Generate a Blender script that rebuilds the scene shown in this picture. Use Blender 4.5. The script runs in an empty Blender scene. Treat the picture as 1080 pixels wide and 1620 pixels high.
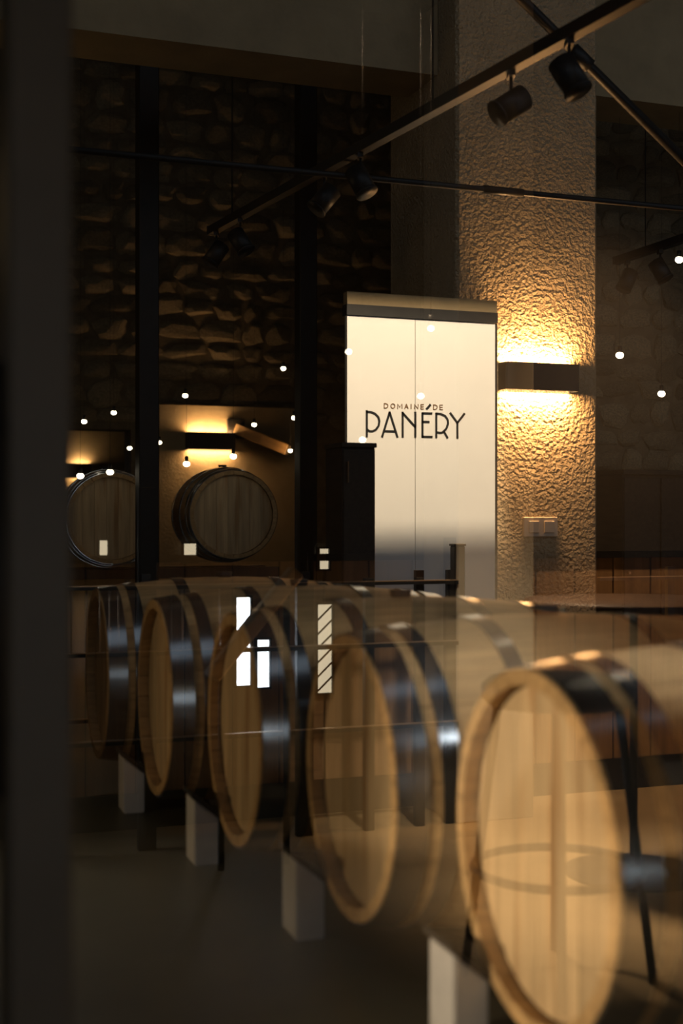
import bpy, bmesh, math, random
from mathutils import Vector, Matrix
random.seed(7)
C = bpy.context.scene.collection
S = bpy.context.scene

# ------------------------------------------------------------------ camera
TH = math.radians(20.5)          # the camera looks 20.5 degrees to the right of the hall's long axis
F = 2110.0                       # focal length in pixels of the 1080x1620 frame
CZ = 0.93                        # lens height above the cellar floor
G = 1.42                         # the glass partition stands at y = G
st, ct = math.sin(TH), math.cos(TH)
cam = bpy.data.cameras.new('camera'); camo = bpy.data.objects.new('camera', cam); C.objects.link(camo)
cam.sensor_fit = 'VERTICAL'; cam.sensor_height = 36.0; cam.sensor_width = 24.0
cam.lens = F / 1620 * 36.0
cam.shift_y = 13.0 / 1620
camo.location = (0, 0, CZ); camo.rotation_euler = (math.pi/2, 0, -TH)
cam.clip_start = 0.05; cam.clip_end = 60
cam.dof.use_dof = True; cam.dof.focus_distance = 7.0; cam.dof.aperture_fstop = 2.2
S.camera = camo

# ------------------------------------------------------------------ world, exposure, large lights
w = bpy.data.worlds.new('world'); S.world = w; w.use_nodes = True
w.node_tree.nodes['Background'].inputs[0].default_value = (0.75, 0.85, 1.0, 1)
w.node_tree.nodes['Background'].inputs[1].default_value = 0.4
S.view_settings.view_transform = 'Standard'; S.view_settings.look = 'None'
S.view_settings.exposure = 0.0; S.view_settings.gamma = 1.0; S.view_settings.use_curve_mapping = False

def light(name, kind, loc, energy, color, aim=None, **kw):
    l = bpy.data.lights.new(name, kind); l.energy = energy; l.color = color
    for k, v in kw.items(): setattr(l, k, v)
    o = bpy.data.objects.new(name, l); C.objects.link(o); o.location = loc
    if aim is not None:
        o.rotation_euler = (Vector(aim) - Vector(loc)).to_track_quat('-Z', 'Y').to_euler()
    return o
WARM = (1.0, 0.52, 0.20)
# unseen low spot added to brighten the nearest barrel's head
light('barrel_fill', 'SPOT', (-0.95, 1.90, 0.48), 165, (1.0, 0.78, 0.53), aim=(1.1, 1.92, 0.38), spot_size=math.radians(42), spot_blend=1.0, shadow_soft_size=0.10)
# dimmer unseen fill, added for the heads further along the row
light('row_fill', 'SPOT', (-1.4, 3.5, 0.55), 34, (1.0, 0.72, 0.40), aim=(0.95, 3.3, 0.40), spot_size=math.radians(70), spot_blend=1.0, shadow_soft_size=0.10)
# cool lamp just inside the glass, above the nearest barrel and right of the frame; it glints on the hoops
light('hoop_lamp', 'AREA', (1.27, 1.50, 0.96), 0.65, (0.92, 0.95, 1.0), aim=(1.02, 3.7, 0.40), shape='RECTANGLE', size=0.10, size_y=0.30, spread=math.radians(56))
# invented spot out of view that lights the sign
SIGN_FILL = (2.45, 3.40, 3.45)
light('sign_fill', 'SPOT', SIGN_FILL, 780, (1.0, 0.78, 0.53), aim=(2.85, 5.84, 1.45), spot_size=math.radians(50), spot_blend=0.1, shadow_soft_size=0.004)
# added warm fill for the tasting-room floor mirrored in the glass
light('tasting_fill', 'SPOT', (1.9, -1.9, 2.9), 950, (1.0, 0.70, 0.42), aim=(2.62, -0.85, -0.3), spot_size=math.radians(36), spot_blend=1.0, shadow_soft_size=0.25)
light('column_fill', 'SPOT', (1.7, 0.2, 2.9), 420, (1.0, 0.78, 0.54), aim=(2.38, -2.06, 0.05), spot_size=math.radians(24), spot_blend=0.8, shadow_soft_size=0.10)  # added to lift the mirrored column, no fixture
light('wainscot_fill', 'SPOT', (3.3, -1.7, 2.9), 330, (1.0, 0.60, 0.30), aim=(3.2, -2.46, 0.45), spot_size=math.radians(66), spot_blend=1.0, shadow_soft_size=0.10)  # unseen fill added for the mirrored wainscot boards
# daylight stand-in, added on the back wall where no window is built
light('daylight_fill', 'AREA', (0.1, -2.38, 0.9), 7, (0.86, 0.92, 1.0), aim=(0.35, 0, 0.8), shape='RECTANGLE', size=1.0, size_y=1.2)
# dim general glow of the hall
light('hall_glow', 'POINT', (-0.3, 6.6, 2.4), 7, (1.0, 0.68, 0.34), shadow_soft_size=0.3)
light('hall_glow_near', 'POINT', (3.9, 4.0, 2.6), 0.45, (1.0, 0.68, 0.34), shadow_soft_size=0.3)

# ------------------------------------------------------------------ placing helpers
def at(px, py, v):
    dx = (px - 540) / F; dz = (823 - py) / F
    d = Vector((st + dx*ct, ct - dx*st, dz)); t = v / d.y
    return Vector((0, 0, CZ)) + d*t
def rf(px, py, v):                # a spot of the tasting room whose mirror image in the glass lies at depth v
    p = at(px, py, v); return Vector((p.x, 2*G - p.y, p.z))
def room(X, d, z=0):              # camera-frame ground coordinates to room coordinates
    return Vector((X*ct + d*st, -X*st + d*ct, z))

# ------------------------------------------------------------------ materials
def mat(name, col, rough=0.6, metal=0.0, spec=0.5, noise=0.0, scale=8.0, stretch=(1,1,1), bump=0.0, bscale=30.0, bdist=0.01, rnd=0.0):
    m = bpy.data.materials.new(name); m.use_nodes = True
    nt = m.node_tree; b = nt.nodes['Principled BSDF']
    b.inputs['Base Color'].default_value = (*col, 1); b.inputs['Roughness'].default_value = rough
    b.inputs['Metallic'].default_value = metal; b.inputs['Specular IOR Level'].default_value = spec
    if noise or bump:
        tc = nt.nodes.new('ShaderNodeTexCoord'); mp = nt.nodes.new('ShaderNodeMapping')
        mp.inputs['Scale'].default_value = stretch
        nt.links.new(tc.outputs['Object'], mp.inputs['Vector'])
        vec = mp.outputs['Vector']
        oi = nt.nodes.new('ShaderNodeObjectInfo')
        if rnd:
            ad = nt.nodes.new('ShaderNodeVectorMath'); ad.operation = 'ADD'
            mu = nt.nodes.new('ShaderNodeVectorMath'); mu.operation = 'SCALE'
            cx = nt.nodes.new('ShaderNodeCombineXYZ')
            for i in range(3): nt.links.new(oi.outputs['Random'], cx.inputs[i])
            nt.links.new(cx.outputs[0], mu.inputs[0]); mu.inputs['Scale'].default_value = 37.0
            nt.links.new(vec, ad.inputs[0]); nt.links.new(mu.outputs[0], ad.inputs[1]); vec = ad.outputs[0]
    if noise:
        n = nt.nodes.new('ShaderNodeTexNoise'); n.inputs['Scale'].default_value = scale; n.inputs['Detail'].default_value = 6; n.inputs['Roughness'].default_value = 0.6
        nt.links.new(vec, n.inputs['Vector'])
        mr = nt.nodes.new('ShaderNodeMapRange'); mr.inputs[1].default_value = 0.3; mr.inputs[2].default_value = 0.7
        mr.inputs[3].default_value = 1 - noise; mr.inputs[4].default_value = 1 + noise
        nt.links.new(n.outputs['Fac'], mr.inputs[0])
        val = mr.outputs[0]
        if rnd:
            r2 = nt.nodes.new('ShaderNodeMapRange'); r2.inputs[3].default_value = 1 - rnd; r2.inputs[4].default_value = 1 + rnd
            nt.links.new(oi.outputs['Random'], r2.inputs[0])
            mm = nt.nodes.new('ShaderNodeMath'); mm.operation = 'MULTIPLY'
            nt.links.new(val, mm.inputs[0]); nt.links.new(r2.outputs[0], mm.inputs[1]); val = mm.outputs[0]
        vm = nt.nodes.new('ShaderNodeVectorMath'); vm.operation = 'SCALE'; vm.inputs[0].default_value = col
        nt.links.new(val, vm.inputs['Scale']); nt.links.new(vm.outputs[0], b.inputs['Base Color'])
    if bump:
        n2 = nt.nodes.new('ShaderNodeTexNoise'); n2.inputs['Scale'].default_value = bscale; n2.inputs['Detail'].default_value = 3
        nt.links.new(vec, n2.inputs['Vector'])
        bp = nt.nodes.new('ShaderNodeBump'); bp.inputs['Strength'].default_value = bump; bp.inputs['Distance'].default_value = bdist
        nt.links.new(n2.outputs['Fac'], bp.inputs['Height']); nt.links.new(bp.outputs[0], b.inputs['Normal'])
    return m
def emit(name, col, s):
    m = bpy.data.materials.new(name); m.use_nodes = True; nt = m.node_tree
    nt.nodes.remove(nt.nodes['Principled BSDF']); e = nt.nodes.new('ShaderNodeEmission')
    e.inputs[0].default_value = (*col, 1); e.inputs[1].default_value = s
    nt.links.new(e.outputs[0], nt.nodes['Material Output'].inputs[0]); return m
def glass(name, refl, tint=(0.97, 0.98, 0.97)):
    m = bpy.data.materials.new(name); m.use_nodes = True; nt = m.node_tree
    nt.nodes.remove(nt.nodes['Principled BSDF'])
    t = nt.nodes.new('ShaderNodeBsdfTransparent'); t.inputs[0].default_value = (*tint, 1)
    g = nt.nodes.new('ShaderNodeBsdfGlossy'); g.inputs['Roughness'].default_value = 0.0; g.inputs[0].default_value = (1, 1, 1, 1)
    x = nt.nodes.new('ShaderNodeMixShader'); x.inputs[0].default_value = refl
    nt.links.new(t.outputs[0], x.inputs[1]); nt.links.new(g.outputs[0], x.inputs[2])
    nt.links.new(x.outputs[0], nt.nodes['Material Output'].inputs[0]); return m

M = dict(
    stone=mat('limestone', (0.23, 0.175, 0.10), 0.9, noise=0.35, scale=14, bump=0.6, bscale=22, bdist=0.02, rnd=0.35),
    mortar=mat('lime_mortar', (0.17, 0.125, 0.07), 0.95, noise=0.3, scale=9, bump=0.5, bscale=40, bdist=0.01),
    plaster=mat('rough_plaster', (0.46, 0.35, 0.21), 0.9, noise=0.12, scale=6, bump=0.9, bscale=52, bdist=0.045),
    lintel=mat('lintel_plaster', (0.34, 0.25, 0.135), 0.9, noise=0.15, scale=5, bump=0.3, bscale=40),
    floor=mat('polished_concrete', (0.085, 0.079, 0.05), 0.42, spec=0.35, noise=0.18, scale=2.5, bump=0.05, bscale=60),
    ceil=mat('dark_ceiling', (0.05, 0.04, 0.03), 0.9, noise=0.2, scale=4),
    darkwall=mat('dark_painted_wall', (0.05, 0.042, 0.033), 0.9, noise=0.2, scale=3),
    wood=mat('barrel_oak', (0.50, 0.315, 0.14), 0.62, spec=0.25, noise=0.24, scale=5, stretch=(0.5, 9, 9), bump=0.1, bscale=40, bdist=0.002, rnd=0.14),
    head=mat('barrel_head_oak', (0.56, 0.40, 0.22), 0.6, spec=0.25, noise=0.22, scale=4, stretch=(9, 9, 0.7), bump=0.08, bscale=40, bdist=0.002, rnd=0.12),
    hoop=mat('galvanised_hoop', (0.30, 0.32, 0.33), 0.21, metal=0.9, noise=0.2, scale=10),
    steel=mat('black_steel', (0.018, 0.016, 0.014), 0.5, spec=0.4, noise=0.2, scale=12),
    brass=mat('warm_steel_rail', (0.30, 0.20, 0.11), 0.35, metal=0.8, noise=0.1, scale=20),
    bright=mat('polished_rod', (0.75, 0.55, 0.36), 0.3, metal=0.6, noise=0.05),
    white=mat('sign_white', (0.86, 0.84, 0.79), 0.55, spec=0.3, noise=0.02, scale=3),
    ink=mat('black_lettering', (0.004, 0.004, 0.004), 0.5, noise=0.1),
    inkb=mat('brown_lettering', (0.20, 0.10, 0.03), 0.5, noise=0.1),
    chock=mat('pale_grey_chock', (0.55, 0.53, 0.51), 0.6, noise=0.1, scale=12),
    rubber=mat('dark_pad', (0.02, 0.018, 0.016), 0.8, noise=0.2),
    timber=mat('dark_timber', (0.035, 0.026, 0.018), 0.8, noise=0.3, scale=5, stretch=(9, 1, 9)),
    frame=mat('grey_metal_frame', (0.12, 0.102, 0.072), 0.55, noise=0.08, scale=12),
    switch=mat('switch_plastic', (0.55, 0.46, 0.36), 0.4, noise=0.05),
    nearfloor=mat('tasting_floor', (0.48, 0.355, 0.19), 0.6, noise=0.15, scale=2),
    wains=mat('wood_wainscot', (0.42, 0.255, 0.13), 0.55, noise=0.25, scale=5, stretch=(7, 7, 0.6)),
    column=mat('pale_column', (0.60, 0.53, 0.40), 0.85, noise=0.1, scale=5),
    seat=mat('stool_seat_wood', (0.09, 0.045, 0.02), 0.5, noise=0.25, scale=7),
    lens=emit('lamp_glow', (1.0, 0.86, 0.62), 9.0),
    scon=emit('sconce_glow', (1.0, 0.74, 0.42), 20.0),
    day=emit('daylight_pane', (0.86, 0.93, 1.0), 12.0),
    dayw=emit('warm_daylight_pane', (1.0, 0.83, 0.55), 2.2),
    glass=glass('partition_glass', 0.24),
)

# ------------------------------------------------------------------ mesh helpers
def link(name, me, m, parent=None, loc=(0, 0, 0), rot=None):
    o = bpy.data.objects.new(name, me); C.objects.link(o)
    if m is not None and not me.materials: me.materials.append(m)
    o.location = loc
    if rot is not None: o.rotation_euler = rot
    if parent is not None: o.parent = parent
    return o
def mesh(bm, name, smooth=False):
    bmesh.ops.recalc_face_normals(bm, faces=bm.faces)
    me = bpy.data.meshes.new(name); bm.to_mesh(me); bm.free()
    if smooth:
        for p in me.polygons: p.use_smooth = True
    return me
def bbox(bm, a, b, bevel=0.0):
    a, b = Vector(a), Vector(b)
    r = bmesh.ops.create_cube(bm, size=1.0)
    for v in r['verts']:
        v.co = Vector(((a.x+b.x)/2 + v.co.x*abs(b.x-a.x), (a.y+b.y)/2 + v.co.y*abs(b.y-a.y), (a.z+b.z)/2 + v.co.z*abs(b.z-a.z)))
    if bevel:
        es = {e for v in r['verts'] for e in v.link_edges}
        bmesh.ops.bevel(bm, geom=list(es), offset=bevel, segments=1, affect='EDGES')
def box(name, a, b, m, parent=None, bevel=0.0):
    bm = bmesh.new(); bbox(bm, a, b, bevel)
    return link(name, mesh(bm, name), m, parent)
def btube(bm, p, q, r, seg=10, r2=None):
    p, q = Vector(p), Vector(q); d = q - p
    mt = Matrix.Translation((p+q)/2) @ d.to_track_quat('Z', 'Y').to_matrix().to_4x4()
    bmesh.ops.create_cone(bm, cap_ends=True, segments=seg, radius1=r, radius2=r if r2 is None else r2, depth=d.length, matrix=mt)
def tube(name, p, q, r, m, parent=None, seg=10, r2=None):
    bm = bmesh.new(); btube(bm, p, q, r, seg, r2)
    return link(name, mesh(bm, name, True), m, parent)
def torus(bm, R, r, z, n=40, k=8):
    rings = []
    for i in range(n):
        a = 2*math.pi*i/n
        rings.append([bm.verts.new(((R + r*math.cos(t))*math.cos(a), (R + r*math.cos(t))*math.sin(a), z + r*math.sin(t))) for t in [2*math.pi*j/k for j in range(k)]])
    for i in range(n):
        A, B = rings[i], rings[(i+1) % n]
        for j in range(k): bm.faces.new((A[j], B[j], B[(j+1) % k], A[(j+1) % k]))
def lathe(prof, n=32):
    bm = bmesh.new(); rings = []
    for r, z in prof:
        rings.append([bm.verts.new((r*math.cos(2*math.pi*i/n), r*math.sin(2*math.pi*i/n), z)) for i in range(n)])
    for A, B in zip(rings, rings[1:]):
        for i in range(n): bm.faces.new((A[i], A[(i+1) % n], B[(i+1) % n], B[i]))
    bm.faces.new(rings[0]); bm.faces.new(rings[-1])
    bmesh.ops.remove_doubles(bm, verts=bm.verts, dist=1e-6)
    return bm
def thing(name, label, cat, loc=(0, 0, 0), rz=0.0, group=None):
    o = bpy.data.objects.new(name, None); C.objects.link(o); o.empty_display_size = 0.1
    o.location = loc; o.rotation_euler = (0, 0, rz); o['label'] = label; o['category'] = cat
    if group: o['group'] = group
    return o
def tag(o, label, cat, group=None):
    o['label'] = label; o['category'] = cat
    if group: o['group'] = group
    return o
def struct(o):
    o['kind'] = 'structure'; return o
def beam(name, boxes, m):
    bm = bmesh.new()
    for a, b in boxes: bbox(bm, a, b)
    return struct(link(name, mesh(bm, name), m))

# ------------------------------------------------------------------ the barrel hall (beyond the glass)
struct(box('floor', (-1.6, G-0.06, -0.30), (9.0, 19.0, 0.0), M['floor']))
struct(box('ceiling', (-1.6, G+0.02, 6.4), (9.0, 19.0, 6.6), M['ceil']))
struct(box('wall_left', (-1.75, G+0.02, 0), (-1.6, 19.0, 6.4), M['darkwall']))
struct(box('wall_right', (9.0, G+0.02, 0), (9.15, 19.0, 6.4), M['darkwall']))
def stone_meshes(n):
    out = []
    for k in range(n):
        bm = bmesh.new(); bmesh.ops.create_icosphere(bm, subdivisions=2, radius=0.5)
        rr = random.Random(100+k)
        ph = [rr.uniform(0, 6.28) for _ in range(6)]
        for v in bm.verts:
            c = v.co
            p = 4.2
            n_ = (abs(c.x)**p + abs(c.z)**p)**(1/p); m_ = math.hypot(c.x, c.z)
            if n_ > 1e-6: s = m_/n_; c.x *= s; c.z *= s
            a = math.atan2(c.z, c.x)
            q = 1 + 0.10*math.sin(2*a+ph[0]) + 0.08*math.sin(3*a+ph[1]) + 0.06*math.sin(5*a+ph[2])
            c.x *= q; c.z *= q; c.y *= 0.8 + 0.35*math.sin(4*c.x+ph[3])*math.cos(5*c.z+ph[4])
        for v in [v for v in bm.verts if v.co.y > 0.16]: v.co.y = 0.16
        out.append(mesh(bm, 'stone'))
    for me in out: me.materials.append(M['stone'])
    return out
STONES = stone_meshes(10)
def stones(parent, u0, u1, z0, z1, v, w_, h_, seed):
    r = random.Random(seed); z = z0
    while z < z1:
        h = h_*r.uniform(0.75, 1.25); u = u0 - r.uniform(0, w_)
        while u < u1:
            ww = w_*r.uniform(0.6, 1.45)
            if u + ww > u0:
                hh = h*r.uniform(0.8, 1.05)
                o = link('stone', STONES[r.randrange(10)], None, parent, (u+ww/2, v, z+h/2+r.uniform(-.015, .015)), (0, r.uniform(-.12, .12), 0))
                o.scale = (ww*0.93, r.uniform(0.05, 0.10), hh*0.93)
            u += ww
        z += h
wb = beam('wall_back', [((2.45, 12.0, 0), (9.0, 12.3, 6.4)), ((-1.6, 12.0, 1.75), (2.45, 12.3, 6.4))], M['mortar'])
stones(wb, 1.75, 5.75, 1.78, 5.3, 12.0, 0.33, 0.215, 3)
print('stones', len(wb.children))
struct(box('wall_far', (-1.6, 18.0, 0), (6.0, 18.2, 3.6), M['lintel']))
wr = struct(box('wall_stone', (4.1, 7.45, 0), (9.0, 7.7, 6.4), M['mortar']))
stones(wr, 4.42, 5.75, 0.98, 4.2, 7.45, 0.22, 0.155, 8)
# plaster lintel crossing the hall
struct(box('trim_1', (-1.6, 6.12, 3.17), (9.0, 6.5, 3.75), M['lintel']))
# plastered pillar with the sconce
pl0 = at(722, 900, 5.9).x; pl1 = at(945, 900, 5.9).x
bm = bmesh.new(); bbox(bm, (pl0, 5.9, 0), (pl1, 6.75, 6.4), 0.015)
tag(link('pillar', mesh(bm, 'pillar'), M['plaster']), 'rough plastered pillar washed by the nearest wall lamp, right of the white sign', 'pillar')
# dark steel columns
for x0, x1, v, lab in ((217, 248, 7.7, 'dark slim steel column left of the far wall lamp'), (470, 497, 7.7, 'dark slim steel column left of the white sign')):
    a, b = at(x0, 900, v).x, at(x1, 900, v).x
    t = thing('steel_column', lab, 'column', ((a+b)/2, v, 0))
    h = (b-a)/2
    box('shaft', (-h, -h, 0.02), (h, h, 6.4), M['steel'], t, 0.004)
    box('base_plate', (-h*1.8, -h*1.8, 0), (h*1.8, h*1.8, 0.02), M['steel'], t)
# thin dark tie bar crossing the hall
t = thing('tie_bar', 'thin dark steel tie bar crossing the hall in front of the pillar', 'beam', (0.6, 5.4, 2.42))
tube('bar', (-2.2, 0, 0), (8.4, 0, 0), 0.014, M['steel'], t)
tube('sleeve', (2.1, 0, 0), (2.3, 0, 0), 0.019, M['steel'], t)
# slanting brace upper right
p, q = at(826, 0, 5.0), at(1100, 272, 5.0)
p = p + (p-q)*3.2; q = q + (q-p)*0.15
t = thing('roof_brace', 'dark slanting steel brace in the upper right corner', 'beam', p)
tube('rod', (0, 0, 0), q-p, 0.022, M['steel'], t)
tube('coupler', (q-p)*0.72, (q-p)*0.74, 0.032, M['steel'], t)

# ------------------------------------------------------------------ glass partition and tasting room (behind the camera, seen mirrored)
fu0, fu1 = at(4, 800, G).x, at(105, 800, G).x
w1 = beam('window_1', [((fu1, G-0.03, 3.0), (5.6, G+0.03, 3.1)), ((fu1, G-0.03, 0.0), (5.6, G+0.03, 0.02))], M['frame'])
struct(link('glass_pane', bpy.data.meshes.new('glass_pane'), None, w1))
def pane(parent, u0, u1):
    bm = bmesh.new(); bbox(bm, (u0, G-0.004, 0.02), (u1, G, 3.0))
    # one reflecting sheet only: keep the face towards the tasting room
    for f in [f for f in bm.faces if f.normal.y > -0.5]: bm.faces.remove(f)
    me = mesh(bm, 'glass_pane'); me.materials.append(M['glass']); return me
bpy.data.objects['glass_pane'].data = pane(w1, fu1, 5.6)
struct(box('trim_2', (fu0, G-0.045, 0.0), (fu1, G+0.045, 3.1), M['frame'], None, 0.004))
w2 = beam('window_2', [((-0.9, G-0.03, 3.0), (fu0, G+0.03, 3.1)), ((-0.9, G-0.03, 0.0), (fu0, G+0.03, 0.02))], M['frame'])
link('glass_pane', pane(w2, -0.9, fu0), None, w2)
hz0, hz1 = at(6, 1262, G-0.09).z, at(6, 572, G-0.09).z
hu = at(-3, 900, G-0.09).x
hd = thing('door_handle', 'dark upright pull handle cut by the left edge', 'handle', (hu, G-0.09, hz0))
tube('grip', (0, 0, 0), (0, 0, hz1-hz0), 0.0075, M['steel'], hd, 14)
for z in (0.06, hz1-hz0-0.06): tube('bracket', (0, 0, z), (0.012, 0.05, z), 0.005, M['steel'], hd, 8)

NZ = -0.30
BV = -2.46
nf = struct(box('floor_tasting_room', (-1.6, BV-0.2, NZ-0.1), (5.6, G-0.06, NZ), M['nearfloor']))
struct(box('ceiling_tasting_room', (-1.6, BV-0.2, 3.1), (5.6, G+0.05, 3.2), M['ceil']))
struct(box('wall_tasting_left', (-1.7, BV-0.2, NZ), (-1.6, G+0.02, 3.1), M['column']))
struct(box('wall_tasting_right', (5.6, BV-0.2, NZ), (5.7, G+0.02, 3.1), M['darkwall']))
wa = box('wall_partition', (-1.6, G-0.03, 0), (-0.9, G+0.03, 3.1), M['darkwall']); struct(wa)
wt = struct(box('wall_tasting_back', (-1.6, BV-0.2, NZ), (5.6, BV, 3.1), M['darkwall']))
zc = 0.76
u = -1.5
while u < 5.5:                                     # wainscot boards
    box('board', (u, BV, NZ+0.14), (u+0.193, BV+0.02, zc), M['wains'], wt, 0.003); u += 0.2
struct(box('baseboard_back', (-1.6, BV, NZ), (5.6, BV+0.03, NZ+0.14), M['steel']))
struct(box('trim_3', (-1.6, BV, zc), (5.6, BV+0.04, zc+0.03), M['steel']))
VW = 2*G - BV - 0.03
def lit_pane(n, x0, y0, x1, y1, m):
    a, b = rf(x0, y0, VW), rf(x1, y1, VW)
    lo = (min(a.x, b.x), BV+0.012, min(a.z, b.z)); hi = (max(a.x, b.x), BV+0.03, max(a.z, b.z))
    f = struct(box('window_%d' % n, lo, hi, m))
    bm = bmesh.new(); e = 0.008
    bbox(bm, (lo[0]-e, BV+0.02, lo[2]-e), (lo[0], BV+0.045, hi[2]+e)); bbox(bm, (hi[0], BV+0.02, lo[2]-e), (hi[0]+e, BV+0.045, hi[2]+e))
    bbox(bm, (lo[0]-e, BV+0.02, hi[2]), (hi[0]+e, BV+0.045, hi[2]+e)); bbox(bm, (lo[0]-e, BV+0.02, lo[2]-e), (hi[0]+e, BV+0.045, lo[2]))
    link('window_frame', mesh(bm, 'window_frame'), M['steel'], f)
    return f, lo, hi
lit_pane(3, 372, 945, 394, 1083, M['day'])
lit_pane(4, 405, 1012, 424, 1086, M['day'])
f, lo, hi = lit_pane(5, 500, 956, 523, 1095, M['dayw'])
for k in range(6):
    z = lo[2] + (hi[2]-lo[2])*(0.1+0.16*k)
    tube('bar', (lo[0], BV+0.036, z-0.03), (hi[0], BV+0.036, z+0.03), 0.004, M['steel'], f, 6)
lit_pane(6, 156, 855, 169, 878, M['dayw'])
lit_pane(7, 289, 860, 309, 888, M['dayw'])
lit_pane(8, 503, 868, 518, 900, M['dayw'])
# pale column mirrored over the pillar
a, b = rf(722, 900, 4.9), rf(843, 900, 4.9)
bm = bmesh.new(); bbox(bm, (a.x, a.y-0.34, NZ), (b.x, a.y, 3.1), 0.006)
struct(link('trim_4', mesh(bm, 'trim_4'), M['column']))

# ------------------------------------------------------------------ barrels
L, RE, RB, NST = 0.93, 0.298, 0.336, 26
def rad(s): return RE + (RB-RE)*(1 - (2*s/L-1)**2)
def stave_mesh():
    bm = bmesh.new(); n = 12; da = math.pi/NST - 0.0035; rows = []
    for i in range(n+1):
        s = L*i/n; r = rad(s); row = []
        for rr, aa in ((r, -da), (r*1.0, 0), (r, da), (r-0.026, da), (r-0.026, -da)):
            row.append(bm.verts.new((s, rr*math.sin(aa), rr*math.cos(aa))))
        rows.append(row)
    for A, B in zip(rows, rows[1:]):
        for j in range(5): bm.faces.new((A[j], A[(j+1) % 5], B[(j+1) % 5], B[j]))
    bm.faces.new(rows[0]); bm.faces.new(rows[-1])
    me = mesh(bm, 'stave'); me.materials.append(M['wood']); return me
def hoop_mesh(s0, s1):
    bm = bmesh.new(); n = 72
    def ring(sx, r): return [bm.verts.new((sx, r*math.sin(2*math.pi*i/n), r*math.cos(2*math.pi*i/n))) for i in range(n)]
    def strip(A, B, sm):
        for i in range(n): bm.faces.new((A[i], B[i], B[(i+1) % n], A[(i+1) % n])).smooth = sm
    e = 0.0036
    strip(ring(s0, rad(s0)+e), ring(s1, rad(s1)+e), True)
    strip(ring(s0, rad(s0)+0.0005), ring(s0, rad(s0)+e), False)
    strip(ring(s1, rad(s1)+e), ring(s1, rad(s1)+0.0005), False)
    me = bpy.data.meshes.new('hoop'); bm.normal_update(); bm.to_mesh(me); bm.free(); me.materials.append(M['hoop']); return me
def head_planks():
    R = RE - 0.028; edges = [-R, -0.19, -0.115, -0.04, 0.035, 0.115, 0.195, R]; out = []
    for y0, y1 in zip(edges, edges[1:]):
        y0 += 0.0008; y1 -= 0.0008; bm = bmesh.new(); n = 6
        top, bot = [], []
        for i in range(n+1):
            y = y0 + (y1-y0)*i/n; z = math.sqrt(max(R*R - y*y, 0.0004))
            top.append((y, z)); bot.append((y, -z))
        loop = top + bot[::-1]
        A = [bm.verts.new((0.032, y, z)) for y, z in loop]; B = [bm.verts.new((0.054, y, z)) for y, z in loop]
        bm.faces.new(A); bm.faces.new(B)
        for i in range(len(A)): bm.faces.new((A[i], A[(i+1) % len(A)], B[(i+1) % len(A)], B[i]))
        me = mesh(bm, 'head_plank'); me.materials.append(M['head']); out.append(me)
    return out
STAVE = stave_mesh(); PLANKS = head_planks()
HOOPS = [hoop_mesh(*h) for h in ((0.004, 0.066), (0.092, 0.130), (0.265, 0.305), (L-0.305, L-0.265), (L-0.130, L-0.092), (L-0.066, L-0.004))]
bm = bmesh.new(); btube(bm, (L/2, 0, RB-0.004), (L/2, 0, RB+0.018), 0.026, 16, 0.03); BUNG = mesh(bm, 'bung', True); BUNG.materials.append(M['rubber'])
def barrel(label, loc, rz, group):
    b = thing('wine_barrel', label, 'barrel', loc, rz, group)
    up = Vector((0, 0, RB))
    for k in range(NST): link('stave', STAVE, None, b, up, (2*math.pi*(k+0.5)/NST, 0, 0))
    for p in PLANKS:
        link('head_plank', p, None, b, up)
        o = link('head_plank', p, None, b, up + Vector((L, 0, 0))); o.rotation_euler = (0, 0, math.pi)
    for h in HOOPS: link('hoop', h, None, b, up)
    link('bung', BUNG, None, b, up)
    return b
AX = math.radians(18.0) - TH                 # barrel axes against the hall's cross axis
hm = M['head'].node_tree; hb = hm.nodes['Principled BSDF']; src = hb.inputs['Base Color'].links[0].from_socket
tc = hm.nodes.new('ShaderNodeTexCoord'); mp = hm.nodes.new('ShaderNodeMapping'); mp.inputs['Scale'].default_value = (3, 16, 1.3)
nz = hm.nodes.new('ShaderNodeTexNoise'); nz.inputs['Scale'].default_value = 1.0; nz.inputs['Detail'].default_value = 3
rp = hm.nodes.new('ShaderNodeValToRGB'); rp.color_ramp.elements[0].position = 0.56; rp.color_ramp.elements[1].position = 0.70
rp.color_ramp.elements[0].color = (1, 1, 1, 1); rp.color_ramp.elements[1].color = (0.62, 0.42, 0.24, 1)
mx = hm.nodes.new('ShaderNodeMix'); mx.data_type = 'RGBA'; mx.blend_type = 'MULTIPLY'; mx.inputs[0].default_value = 0.8
hm.links.new(tc.outputs['Object'], mp.inputs[0]); hm.links.new(mp.outputs[0], nz.inputs['Vector']); hm.links.new(nz.outputs['Fac'], rp.inputs[0])
hm.links.new(src, mx.inputs[6]); hm.links.new(rp.outputs[0], mx.inputs[7])
vo = hm.nodes.new('ShaderNodeTexVoronoi'); vo.inputs['Scale'].default_value = 3.4
m2 = hm.nodes.new('ShaderNodeMapping'); m2.inputs['Scale'].default_value = (1, 1.5, 1); hm.links.new(tc.outputs['Object'], m2.inputs[0]); hm.links.new(m2.outputs[0], vo.inputs['Vector'])
kr = hm.nodes.new('ShaderNodeValToRGB'); kr.color_ramp.elements[0].position = 0.04; kr.color_ramp.elements[1].position = 0.11
kr.color_ramp.elements[0].color = (0.35, 0.22, 0.12, 1); kr.color_ramp.elements[1].color = (1, 1, 1, 1)
mk = hm.nodes.new('ShaderNodeMix'); mk.data_type = 'RGBA'; mk.blend_type = 'MULTIPLY'; mk.inputs[0].default_value = 0.8
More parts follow.
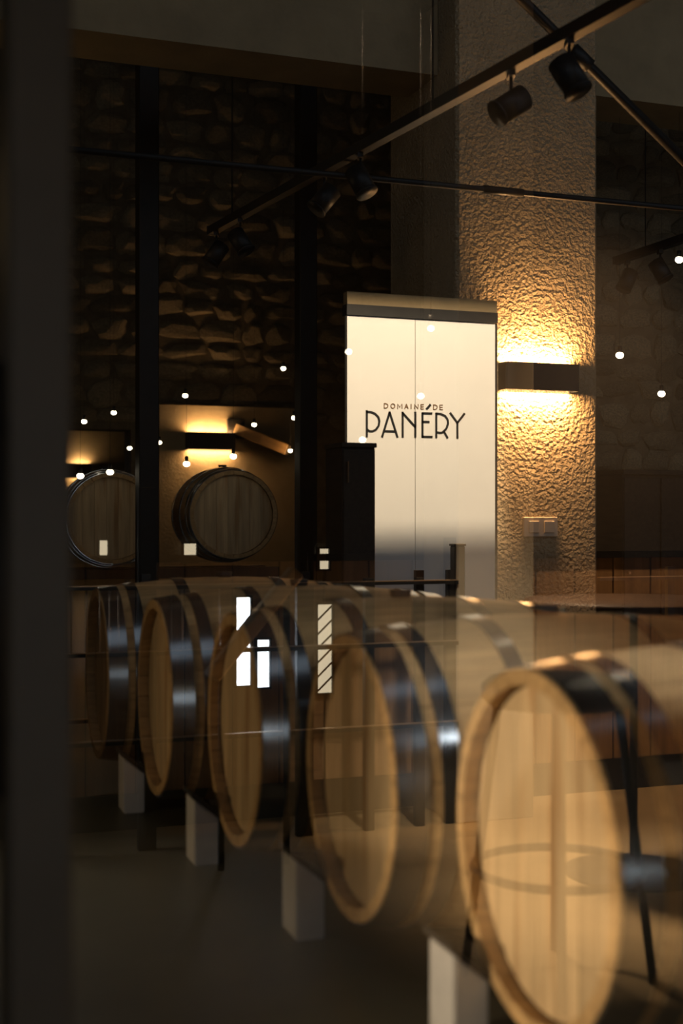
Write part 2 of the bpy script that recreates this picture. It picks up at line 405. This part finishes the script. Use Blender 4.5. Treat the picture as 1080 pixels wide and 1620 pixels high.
hm.links.new(vo.outputs['Distance'], kr.inputs[0]); hm.links.new(mx.outputs[2], mk.inputs[6]); hm.links.new(kr.outputs[0], mk.inputs[7])
hm.links.new(mk.outputs[2], hb.inputs['Base Color'])
pos = [(0.305 - 0.294*k, 2.183 + 0.638*k) for k in range(5)]
labs = ['nearest oak barrel with a brightly lit pale head, at the right edge', 'second oak barrel from the front, right of centre, its head in half shade',
        'third oak barrel from the front, below the far wall lamp', 'fourth oak barrel from the front, with a bright white glint on its hoop',
        'farthest oak barrel of the front row, beside the dark door frame']
ZB = 0.388 - RB
for (X, d), lab in zip(pos, labs):
    p = room(X, d); barrel(lab, (p.x, p.y, ZB), AX, 'oak barrels lying in the front row')
# timber runners that carry them
e0 = room(*pos[0]); e1 = room(*pos[-1]); dr = (e1-e0).normalized(); ax = Vector((math.cos(AX), math.sin(AX), 0))
for s, lab in ((0.30, 'dark timber runner under the front ends of the barrels'), (0.63, 'dark timber runner under the rear halves of the barrels')):
    c = e0 + ax*s - dr*0.28; ln = (e1-e0).length + 0.6
    t = thing('timber_runner', lab, 'beam', c, math.atan2(dr.y, dr.x))
    zt = 0.388 - rad(s) - 0.005
    box('plank', (0, -0.05, 0), (ln, 0.05, zt-0.018), M['timber'], t, 0.004)
    box('wear_strip', (0.0, -0.03, zt-0.018), (ln, 0.03, zt), M['timber'], t, 0.002)
# pale chocks between the barrels
row = Vector((-math.sin(AX), math.cos(AX), 0))
clab = ['pale grey chock under the nearest barrel, at the bottom edge', 'pale grey chock with sloped top, second from the front',
        'pale grey chock with sloped top, third from the front', 'small pale chock farthest back, near the dark door frame']
for (X, d), lab in zip(pos, clab):
    c = room(X, d) - ax*0.068 + row*0.150
    t = thing('barrel_chock', lab, 'chock', c, AX, 'pale chocks beside the barrels')
    bm = bmesh.new()
    vs = [bm.verts.new(v) for v in ((0, 0, 0), (0.066, 0, 0), (0.066, 0.115, 0), (0, 0.115, 0), (0, 0, 0.178), (0.066, 0, 0.125), (0.066, 0.115, 0.125), (0, 0.115, 0.178))]
    for f in ((0, 3, 2, 1), (4, 5, 6, 7), (0, 1, 5, 4), (1, 2, 6, 5), (2, 3, 7, 6), (3, 0, 4, 7)): bm.faces.new([vs[i] for i in f])
    bmesh.ops.bevel(bm, geom=list(bm.edges), offset=0.003, segments=2, affect='EDGES')
    link('body', mesh(bm, 'body'), M['chock'], t)
    bm = bmesh.new()
    vs = [bm.verts.new(v) for v in ((-0.008, -0.006, 0.1844), (0.066, -0.006, 0.125), (0.066, 0.12, 0.125), (-0.008, 0.12, 0.1844), (-0.008, -0.006, 0.198), (0.066, -0.006, 0.139), (0.066, 0.12, 0.139), (-0.008, 0.12, 0.198))]
    for f in ((0, 3, 2, 1), (4, 5, 6, 7), (0, 1, 5, 4), (1, 2, 6, 5), (2, 3, 7, 6), (3, 0, 4, 7)): bm.faces.new([vs[i] for i in f])
    link('pad', mesh(bm, 'pad'), M['rubber'], t)
# two barrels end-on on a steel rack deeper in the hall
for (px, py, lab) in ((370, 814, 'dim barrel head facing the viewer on the rack, below the far wall lamp'), (178, 820, 'dim barrel head facing the viewer on the rack, beside the dark door frame')):
    c = at(px, py, 8.7)
    barrel(lab, (c.x, c.y, c.z-RB), math.pi/2 - 0.1, 'barrels end-on on the steel rack')
a = at(90, 820, 8.7); b = at(460, 815, 8.7)
t = thing('barrel_rack', 'dark steel rack carrying the end-on barrels', 'rack', ((a.x+b.x)/2, 9.15, 0))
hw = (b.x-a.x)/2; zt = at(370, 814, 8.7).z - RB - 0.03
for y in (-0.16, 0.16): box('rail', (-hw, y-0.03, zt-0.07), (hw, y+0.03, zt+0.0), M['steel'], t, 0.004)
for x in (-hw+0.03, hw-0.03):
    for y in (-0.16, 0.16): box('leg', (x-0.025, y-0.025, 0), (x+0.025, y+0.025, zt-0.07), M['steel'], t)

# ------------------------------------------------------------------ sign
SV = 5.84
sa, sb = at(549, 498, SV), at(783, 900, SV)
sx0, sx1, sz1 = sa.x, sb.x, sa.z
sm = at(656.5, 600, SV).x
t = thing('sign_panel', 'tall white sign panel lettered in black, lit from above', 'sign', ((sx0+sx1)/2, SV, 0))
t_off = Vector((-(sx0+sx1)/2, -SV, 0))
def pbox(n, a, b, m, bev=0.0): return box(n, Vector(a)+t_off, Vector(b)+t_off, m, t, bev)
pbox('panel', (sx0, SV, 0.0), (sm-0.001, SV+0.03, sz1), M['white'], 0.001)
pbox('panel', (sm+0.001, SV, 0.0), (sx1, SV+0.03, sz1), M['white'], 0.001)
pbox('top_rail', (sx0-0.005, SV-0.01, sz1), (sx1+0.01, SV+0.05, sz1+0.05), M['steel'])
pbox('header', (sx0, SV+0.0, sz1+0.05), (sx1+0.01, SV+0.05, sz1+0.11), M['lintel'])
pbox('side_channel', (sx1, SV, 0), (sx1+0.012, SV+0.05, sz1), M['steel'])
def stroke_mesh(lines, wpx):
    bm = bmesh.new()
    for ln in lines:
        pts = [at(560 + x/5.4, 620 + y/5.4, SV) + t_off for x, y in ln]
        hw = wpx/2 * (at(701, 660, SV) - at(700, 660, SV)).length
        L_, R_ = [], []
        for i, p in enumerate(pts):
            d = (pts[min(i+1, len(pts)-1)] - pts[max(i-1, 0)]); d.y = 0; d.normalize()
            n = Vector((-d.z, 0, d.x))*hw
            e = d*hw*0.6 if i == len(pts)-1 else (-d*hw*0.6 if i == 0 else Vector())
            L_.append(p+n+e); R_.append(p-n+e)
        fr = [(bm.verts.new(l + Vector((0, -0.003, 0))), bm.verts.new(r + Vector((0, -0.003, 0)))) for l, r in zip(L_, R_)]
        bk = [(bm.verts.new(l + Vector((0, -0.0004, 0))), bm.verts.new(r + Vector((0, -0.0004, 0)))) for l, r in zip(L_, R_)]
        for i in range(len(pts)-1):
            bm.faces.new((fr[i][0], fr[i+1][0], fr[i+1][1], fr[i][1]))
            bm.faces.new((bk[i][0], bk[i+1][0], fr[i+1][0], fr[i][0])); bm.faces.new((bk[i][1], bk[i+1][1], fr[i+1][1], fr[i][1]))
        for i in (0, -1): bm.faces.new((fr[i][0], fr[i][1], bk[i][1], bk[i][0]))
    return mesh(bm, 'letter')
BIG = [
    [[(107, 162), (107, 382)], [(107, 170), (140, 172), (175, 185), (205, 215), (214, 250), (208, 290), (185, 322), (155, 337), (130, 336), (110, 322)]],
    [[(302, 175), (238, 384)], [(302, 175), (368, 386)], [(260, 336), (348, 338)]],
    [[(413, 175), (413, 386)], [(413, 180), (521, 300)], [(521, 175), (521, 386)]],
    [[(582, 183), (582, 386)], [(582, 183), (660, 184)], [(582, 255), (637, 257)], [(582, 383), (662, 385)]],
    [[(700, 183), (700, 390)], [(700, 185), (735, 188), (775, 205), (798, 240), (800, 275), (785, 315), (755, 345), (735, 350), (702, 345)], [(766, 340), (795, 392)]],
    [[(820, 182), (880, 265)], [(940, 187), (880, 265)], [(880, 265), (880, 394)]],
]
for ls in BIG: link('letter', stroke_mesh(ls, 3.1), M['ink'], t)
link('accent', stroke_mesh([[(619, 145), (648, 112)]], 3.2), M['ink'], t)
def small(ch, x0, x1, y0, y1):
    X = lambda k: x0 + (x1-x0)*k
    Y = lambda k: y0 + (y1-y0)*k
    if ch == 'D': return [[(X(0), Y(0)), (X(0), Y(1))], [(X(0), Y(0)), (X(.5), Y(0)), (X(.9), Y(.2)), (X(1), Y(.5)), (X(.9), Y(.8)), (X(.5), Y(1)), (X(0), Y(1))]]
    if ch == 'O': return [[(X(.5+.5*math.sin(k*math.pi/8)), Y(.5-.5*math.cos(k*math.pi/8))) for k in range(17)]]
    if ch == 'M': return [[(X(0), Y(1)), (X(0), Y(0)), (X(.5), Y(.75)), (X(1), Y(0)), (X(1), Y(1))]]
    if ch == 'A': return [[(X(0), Y(1)), (X(.5), Y(0))], [(X(.5), Y(0)), (X(1), Y(1))], [(X(.2), Y(.65)), (X(.8), Y(.65))]]
    if ch == 'I': return [[(X(0), Y(0)), (X(0), Y(1))]]
    if ch == 'N': return [[(X(0), Y(1)), (X(0), Y(0)), (X(1), Y(1)), (X(1), Y(0))]]
    if ch == 'E': return [[(X(0), Y(0)), (X(0), Y(1))], [(X(0), Y(0)), (X(1), Y(0))], [(X(0), Y(.5)), (X(.9), Y(.5))], [(X(0), Y(1)), (X(1), Y(1))]]
for ch, x0, x1 in (('D', 255, 287), ('O', 312, 346), ('M', 370, 408), ('A', 431, 459), ('I', 485, 486), ('N', 514, 545), ('E', 569, 592), ('D', 676, 708), ('E', 730, 754)):
    y0 = 100 + (x0-255)*0.026
    link('letter', stroke_mesh(small(ch, x0, x1, y0, y0+38), 1.15), M['inkb'], t)

# ------------------------------------------------------------------ wall lamps
def sconce(x0, y0, x1, y1, v, depth, label, power):
    a, b = at(x0, y0, v-depth), at(x1, y1, v-depth)
    wd = b.x - a.x; ht = (at((x0+x1)/2, y0, v-depth) - at((x0+x1)/2, y1, v-depth)).z
    zc_ = at((x0+x1)/2, (y0+y1)/2, v-depth).z
    t = thing('wall_lamp', label, 'lamp', ((a.x+b.x)/2, v, zc_-ht/2), 0, 'box-shaped wall lamps')
    box('front_cover', (-wd/2, -depth, 0), (wd/2, -depth+0.008, ht), M['steel'], t, 0.002)
    for s in (-1, 1): box('side_cover', (s*wd/2-0.004, -depth+0.008, 0), (s*wd/2+0.004, 0, ht), M['steel'], t)
    box('wall_plate', (-wd/2+0.02, -0.006, 0.01), (wd/2-0.02, 0, ht-0.01), M['steel'], t)
    for z in (0.018, ht-0.018):
        box('diffuser', (-wd/2+0.006, -depth+0.01, z-0.003), (wd/2-0.006, -0.008, z+0.003), M['scon'], t)
    for z, s in ((-0.004, -1), (ht+0.004, 1)):
        l = light('wall_lamp_light', 'AREA', (0, -depth*0.38, z), power, WARM, shape='RECTANGLE', size=wd*0.94, size_y=depth*0.5)
        l.rotation_euler = (0, 0, 0) if s < 0 else (math.pi, 0, 0); l.parent = t
    return t
sconce(802, 574, 916, 617, 5.9, 0.09, 'box-shaped wall lamp on the rough pillar, nearest and brightest', 20)
sconce(298, 684, 372, 711, 12.0-0.1, 0.10, 'box-shaped wall lamp glowing on the far stone wall', 5)
sconce(88, 733, 144, 756, 18.0, 0.10, 'small distant wall lamp half hidden by the door frame', 1.6)
# backing plaster plate of the far wall lamp's bay
a, b = at(248, 640, 12.0), at(468, 640, 12.0)
struct(box('trim_5', (a.x, 11.90, 0.0), (b.x, 12.02, 1.98), M['lintel']))
# ------------------------------------------------------------------ light switch on the pillar
a, b = at(828, 818, 5.89), at(882, 849, 5.89)
t = thing('light_switch', 'double light switch plate on the pillar below the nearest wall lamp', 'switch', (a.x, 5.9, b.z))
wd, ht = b.x-a.x, a.z-b.z
box('plate', (0, -0.012, 0), (wd, 0, ht), M['switch'], t, 0.003)
for k in (0.10, 0.55): box('rocker', (wd*k+wd*0.04, -0.019, ht*0.2), (wd*k+wd*0.33, -0.012, ht*0.8), M['switch'], t, 0.002)
# ------------------------------------------------------------------ light tracks and spot heads
def track(p, q, z, label):
    p, q = Vector((*p, 0)), Vector((*q, 0)); ln = (q-p).length
    t = thing('light_track', label, 'light track', (p.x, p.y, z), math.atan2(q.y-p.y, q.x-p.x))
    box('channel', (0, -0.022, -0.022), (ln, 0.022, 0.022), M['steel'], t)
    box('end_cap', (-0.012, -0.024, -0.024), (0, 0.024, 0.024), M['steel'], t)
    for x in (0.3, ln*0.55, ln-0.15): tube('hanger', (x, 0, 0.018), (x, 0, 6.4-z), 0.004, M['steel'], t, 6)
def spot(px, p, q, z, tilt, label, group):
    dx = (px-540)/F; rx, ry = st + dx*ct, ct - dx*st
    ex, ey = q[0]-p[0], q[1]-p[1]
    k = (p[1]*rx - p[0]*ry)/(ex*ry - ey*rx)
    t = thing('spot_head', label, 'spotlight', (p[0]+ex*k, p[1]+ey*k, z-0.022), -TH, group)
    box('adapter', (-0.012, -0.03, -0.02), (0.012, 0.03, 0), M['steel'], t)
    tube('stem', (0, 0, -0.07), (0, 0, -0.018), 0.006, M['steel'], t, 8)
    d = Vector((math.sin(tilt)*0.9, -0.25, -math.cos(tilt))).normalized(); c = Vector((0, 0, -0.115))
    tube('can', c - d*0.058, c + d*0.058, 0.046, M['steel'], t, 20)
    tube('rim', c + d*0.058, c + d*0.066, 0.049, M['steel'], t, 20)
P1, Q1 = (1.874, 7.02), (2.30, 2.70)
track(P1, Q1, 2.50, 'long black ceiling light track running towards the sign')
tl = 'black spotlights on the long track'
for px, tilt, lab in ((342, -0.6, 'black spotlight at the far end of the long track'), (380, 0.6, 'black spotlight second from the far end of the long track'),
                      (513, -0.7, 'black spotlight tilted left at the middle of the long track'), (570, 0.5, 'black spotlight tilted right at the middle of the long track'),
                      (808, -1.0, 'big black spotlight tilted left, above the pillar'), (900, 0.5, 'big black spotlight hanging nearest on the long track')):
    spot(px, P1, Q1, 2.50, tilt, lab, tl)
P2, Q2 = (4.385, 6.97), (4.395, 4.2)
track(P2, Q2, 2.50, 'short black ceiling light track at the right edge')
for px, tilt, lab in ((992, -0.5, 'black spotlight at the far end of the right track'), (1044, 0.5, 'black spotlight second on the right track')):
    spot(px, P2, Q2, 2.50, tilt, lab, 'black spotlights on the right track')
# added lamp, unseen above the upper edge; four made-up plates shape the sign's light
lp = Vector(SIGN_FILL); K = 0.06
t = thing('added_sign_lamp', 'unseen black lamp added above the tracks, four plates shaping the light on the sign', 'spotlight', SIGN_FILL)
tube('body', (0, -0.24, 0.05), (0, -0.03, 0.02), 0.05, M['steel'], t, 20)
tube('hanger', (0, -0.13, 0.05), (0, -0.13, 6.4-lp.z), 0.006, M['steel'], t, 8)
def hole(px, py): return (at(px, py, 5.84) - lp)*K
A_, B_, C_, D_ = hole(530, 480), hole(800, 492), hole(800, 838), hole(530, 872)
yk = A_.y
def beam_mask(quad):
    bm = bmesh.new()
    a = [bm.verts.new((x, yk-0.001, z)) for x, z in quad]; b = [bm.verts.new((x, yk+0.001, z)) for x, z in quad]
    bm.faces.new(a); bm.faces.new(b)
    for i in range(4): bm.faces.new((a[i], a[(i+1) % 4], b[(i+1) % 4], b[i]))
    link('beam_mask', mesh(bm, 'beam_mask'), M['steel'], t)
beam_mask(((-0.22, A_.z+0.10), (0.25, B_.z+0.10), (B_.x+0.15, B_.z), (A_.x-0.15, A_.z)))
beam_mask(((D_.x-0.15, D_.z+0.0), (C_.x+0.15, C_.z), (C_.x+0.15, C_.z-0.14), (D_.x-0.15, D_.z-0.14)))
beam_mask(((A_.x-0.14, A_.z+0.02), (A_.x, A_.z+0.02), (D_.x, D_.z-0.02), (D_.x-0.14, D_.z-0.02)))
beam_mask(((B_.x, B_.z+0.02), (B_.x+0.14, B_.z+0.02), (C_.x+0.14, C_.z-0.02), (C_.x, C_.z-0.02)))
for z in (A_.z+0.03, C_.z-0.06): tube('arm', (0, -0.04, 0.02), (0.02, yk, z), 0.003, M['steel'], t, 6)
# ------------------------------------------------------------------ small pendant bulbs
def pendant(p, r, top, label, group):
    t = thing('pendant_bulb', label, 'lamp', p, 0, group)
    tube('cord', (0, 0, 0.045), (0, 0, top-p.z), 0.001, M['steel'], t, 5)
    tube('socket', (0, 0, 0.012), (0, 0, 0.05), 0.012, M['steel'], t, 8)
    bm = bmesh.new(); bmesh.ops.create_uvsphere(bm, u_segments=12, v_segments=8, radius=r)
    for v in bm.verts: v.co.x *= 1.25
    link('bulb', mesh(bm, 'bulb', True), M['lens'], t)
for px, py, v, where in ((448, 583, 9.8, 'above and right of the far wall lamp'), (293, 626, 9.4, 'high above the left end of the far wall lamp'), (133, 667, 10.2, 'leftmost of the upper pair by the door frame'),
                  (180, 653, 10.2, 'right of the upper pair by the door frame'), (402, 672, 10.4, 'just right of the far wall lamp'), (465, 661, 9.6, 'beside the slim column left of the sign'),
                  (205, 709, 11.4, 'upper one beside the left column'), (252, 700, 11.4, 'between the left column and the far wall lamp'), (369, 722, 8.4, 'under the right end of the far wall lamp'),
                  (295, 734, 8.4, 'under the left end of the far wall lamp'), (459, 713, 11.45, 'at the lit end of the wooden bracket'), (174, 747, 8.3, 'lower right one by the door frame'), (127, 753, 8.3, 'lowest one, by the small distant lamp'),
                  (980, 562, 6.4, 'large one right of the pillar, before the stone wall'), (1046, 623, 6.8, 'small one right of the pillar, before the stone wall'), (1074, 411, 6.2, 'one cut by the right edge under the track')):
    pendant(at(px, py, v), 0.019 if v < 9 else 0.017, 6.4, 'tiny white glowing bulb, ' + where, 'small glowing bulbs hanging in the hall')
for px, py, where in ((680, 520, 'top right of the sign'), (664, 627, 'above the lettering of the sign'), (572, 696, 'under the first letter of the sign'), (550, 557, 'left edge of the sign')):
    pendant(rf(px, py, 4.6), 0.011, 3.1, 'tiny bulb mirrored in the glass at the ' + where, 'small glowing bulbs of the tasting room')
# ------------------------------------------------------------------ railing behind the barrels
def railing(u0, u1, v, posts, bal, label):
    t = thing('railing', label, 'railing', (u0, v, 0))
    for z in (0.655, 0.375, 0.10): 
        box('rail', (0, -0.012, z-0.018), (u1-u0, 0.012, z-0.004), M['steel'], t)
        box('lit_rail_edge', (0, -0.014, z-0.004), (u1-u0, 0.014, z), M['brass'], t)  # paler strip paints the lit top edge of the rail
    for p in posts: box('post', (p-u0-0.02, 0.012, 0), (p-u0+0.02, 0.04, 0.70), M['steel'], t)
    for p in bal: tube('baluster', (p-u0, 0.0, 0.375), (p-u0, 0.0, 0.64), 0.004, M['brass'], t, 8)
ux = lambda px, v=5.6: at(px, 900, v).x
railing(ux(90), ux(722), 5.6, [ux(p) for p in (100, 232, 485, 586, 666, 716)], [ux(p) for p in (113, 137, 158, 173, 187, 270, 284, 346)], 'low steel railing behind the barrels, left of the pillar')
railing(ux(947), ux(1120), 5.6, [ux(1064), ux(1110)], [], 'low steel railing right of the pillar')
# dark end post of the left railing and a narrow cabinet; the latter is put in to darken the sign
a, b = at(708, 860, 5.55), at(724, 860, 5.55)
t = thing('rail_end_post', 'broad black post standing below the lower right of the sign', 'post', ((a.x+b.x)/2, 5.50, 0)); h = (b.x-a.x)/2
box('shaft', (-h, -h, 0.012), (h, h, a.z-0.01), M['steel'], t, 0.003)
box('cap', (-h-0.004, -h-0.004, a.z-0.01), (h+0.004, h+0.004, a.z), M['steel'], t, 0.002)
box('base_plate', (-h-0.02, -h-0.02, 0), (h+0.02, h+0.02, 0.012), M['steel'], t)
a, b = at(540, 700, 5.3), at(593, 700, 5.3)
t = thing('blocker', 'narrow dark cabinet put in before the lower left of the sign', 'blocker', (a.x, 5.3, 0)); wd = b.x-a.x
box('carcass', (0, 0, 0.05), (wd, 0.2, a.z-0.02), M['timber'], t, 0.003)
box('top', (-0.004, -0.014, a.z-0.02), (wd+0.004, 0.204, a.z), M['timber'], t, 0.003)
box('plinth', (0.01, 0.01, 0), (wd-0.01, 0.19, 0.05), M['steel'], t)
for z0_, z1_ in ((0.06, 0.55), (0.56, a.z-0.03)):
    d = box('door', (0.004, -0.012, z0_), (wd-0.004, 0, z1_), M['timber'], t, 0.003)
    box('handle', (0.02, -0.022, z1_-0.14), (0.026, -0.012, z1_-0.05), M['brass'], d)
# ------------------------------------------------------------------ dark sideboard against the stone wall
a, b = at(948, 745, 7.3), at(1110, 875, 7.3)
t = thing('sideboard', 'long dark wooden sideboard against the stone wall at the right', 'sideboard', (a.x, 7.34, 0))
wd = b.x-a.x+0.3
z1, z0 = a.z, b.z
box('carcass', (0, -0.30, 0.06), (wd, 0, z1-0.03), M['timber'], t, 0.003)
box('top', (-0.01, -0.33, z1-0.03), (wd+0.01, 0, z1), M['timber'], t, 0.003)
for k in range(4):
    d = box('door', (wd*k/4+0.006, -0.315, 0.10), (wd*(k+1)/4-0.006, -0.30, z1-0.05), M['timber'], t, 0.003)
    box('knob', (wd*k/4+0.03, -0.33, 0.6), (wd*k/4+0.045, -0.315, 0.615), M['brass'], d)
box('plinth', (0.02, -0.28, 0), (wd-0.02, 0, 0.06), M['steel'], t)
# ------------------------------------------------------------------ tasting-room furniture, mirrored in the glass
c = rf(880, 1090, 3.15)
st_ = thing('bar_stool', 'round wooden bar stool with metal legs and foot ring, mirrored over the nearest barrel', 'stool', (c.x, c.y, NZ))
hs = c.z - NZ
link('seat', mesh(lathe([(0.0, hs-0.04), (0.185, hs-0.04), (0.205, hs-0.02), (0.205, hs+0.012), (0.185, hs+0.03), (0.0, hs+0.03)], 36), 'seat', True), M['seat'], st_)
for k in range(4):
    an = TH + 0.12 + k*math.pi/2
    p1 = Vector((0.16*math.cos(an), 0.16*math.sin(an), hs-0.04)); p2 = Vector((0.25*math.cos(an), 0.25*math.sin(an), 0))
    tube('leg', p1, p2, 0.012, M['steel'], st_, 10)
bm = bmesh.new(); torus(bm, 0.225, 0.012, 0.30); link('foot_ring', mesh(bm, 'foot_ring', True), M['steel'], st_)
c = rf(1000, 948, 4.0)
tt = thing('bar_table', 'high round bar table with a dark top, mirrored above the nearest barrel', 'table', (c.x, c.y, NZ))
hs = c.z - NZ
link('table_top', mesh(lathe([(0.0, hs-0.03), (0.36, hs-0.03), (0.38, hs-0.02), (0.38, hs-0.004), (0.375, hs), (0.0, hs)], 48), 'table_top', True), M['seat'], tt)
tube('leg', (0, 0, 0.02), (0, 0, hs-0.03), 0.014, M['steel'], tt, 14)
link('foot', mesh(lathe([(0.0, 0), (0.24, 0), (0.24, 0.012), (0.03, 0.022), (0.0, 0.022)], 36), 'foot', True), M['steel'], tt)

# railing of the tasting room, mirrored over the front barrels
VR = 4.9
q0, q1 = rf(92, 900, VR).x, rf(722, 900, VR).x
yr = 2*G - VR
t = thing('railing', 'steel railing with thin bright rods, mirrored across the left and middle barrels', 'railing', (q0, yr, NZ))
for z in (0.69, 0.445, 0.12):
    z -= NZ
    box('rail', (0, -0.012, z-0.018), (q1-q0, 0.012, z-0.003), M['steel'], t)
    box('lit_rail_edge', (0, -0.014, z-0.003), (q1-q0, 0.014, z), M['bright'], t)  # bright colour here stands in for light along the rail's top edge
for px, hw_, zt_ in ((96, 0.02, 0.70), (234, 0.034, 1.05), (484, 0.034, 1.05), (586, 0.02, 0.70), (666, 0.02, 0.70), (716, 0.026, 0.86)):
    x = rf(px, 900, VR).x - q0
    box('post', (x-hw_, -0.045, 0), (x+hw_, -0.014, zt_-NZ), M['steel'], t, 0.002)
for px in (113, 137, 158, 173, 187, 270, 287, 346):
    x = rf(px, 900, VR).x - q0
    tube('baluster', (x, 0, 0.445-NZ), (x, 0, 0.672-NZ), 0.004, M['bright'], t, 8)

# slanting bracket put in for a mirrored lit beam, with its own added light
p, q = at(374, 678, 11.86), at(456, 712, 11.55)
t = thing('stand_in_bracket', 'slanting bracket in place of a mirrored lit beam, between far wall lamp and sign', 'bracket', p)
d = q-p; ln = d.length
bm = bmesh.new(); bbox(bm, (0, -0.05, -0.05), (ln, 0.05, 0.05), 0.006)
o = link('arm', mesh(bm, 'arm'), M['wood'], t); o.rotation_euler = d.to_track_quat('X', 'Z').to_euler()
box('foot_plate', (-0.08, 0.01, -0.09), (0.08, 0.045, 0.09), M['steel'], t, 0.003)
light('bracket_glow', 'POINT', at(459, 712, 11.40), 0.9, (1.0, 0.5, 0.16), shadow_soft_size=0.02)  # extra light put in beside the bulb to turn the bracket orange
# stair handrail of the tasting room
p, q = rf(332, 1072, 4.55), rf(468, 903, 4.55)
t = thing('stair_handrail', 'pale slanting wooden handrail mirrored across the third barrel', 'handrail', (p.x, p.y, NZ)); o_ = Vector((p.x, p.y, NZ)); d = q-p
bm = bmesh.new(); bbox(bm, (0, -0.03, -0.028), (d.length, 0.03, 0.028), 0.008)
o = link('handrail', mesh(bm, 'handrail'), M['bright'], t); o.location = p-o_; o.rotation_euler = d.to_track_quat('X', 'Z').to_euler()
for k in (0.12, 0.88):
    e = p + d*k - o_; tube('post', (e.x, e.y, 0), (e.x, e.y, e.z-0.02), 0.012, M['steel'], t, 10)
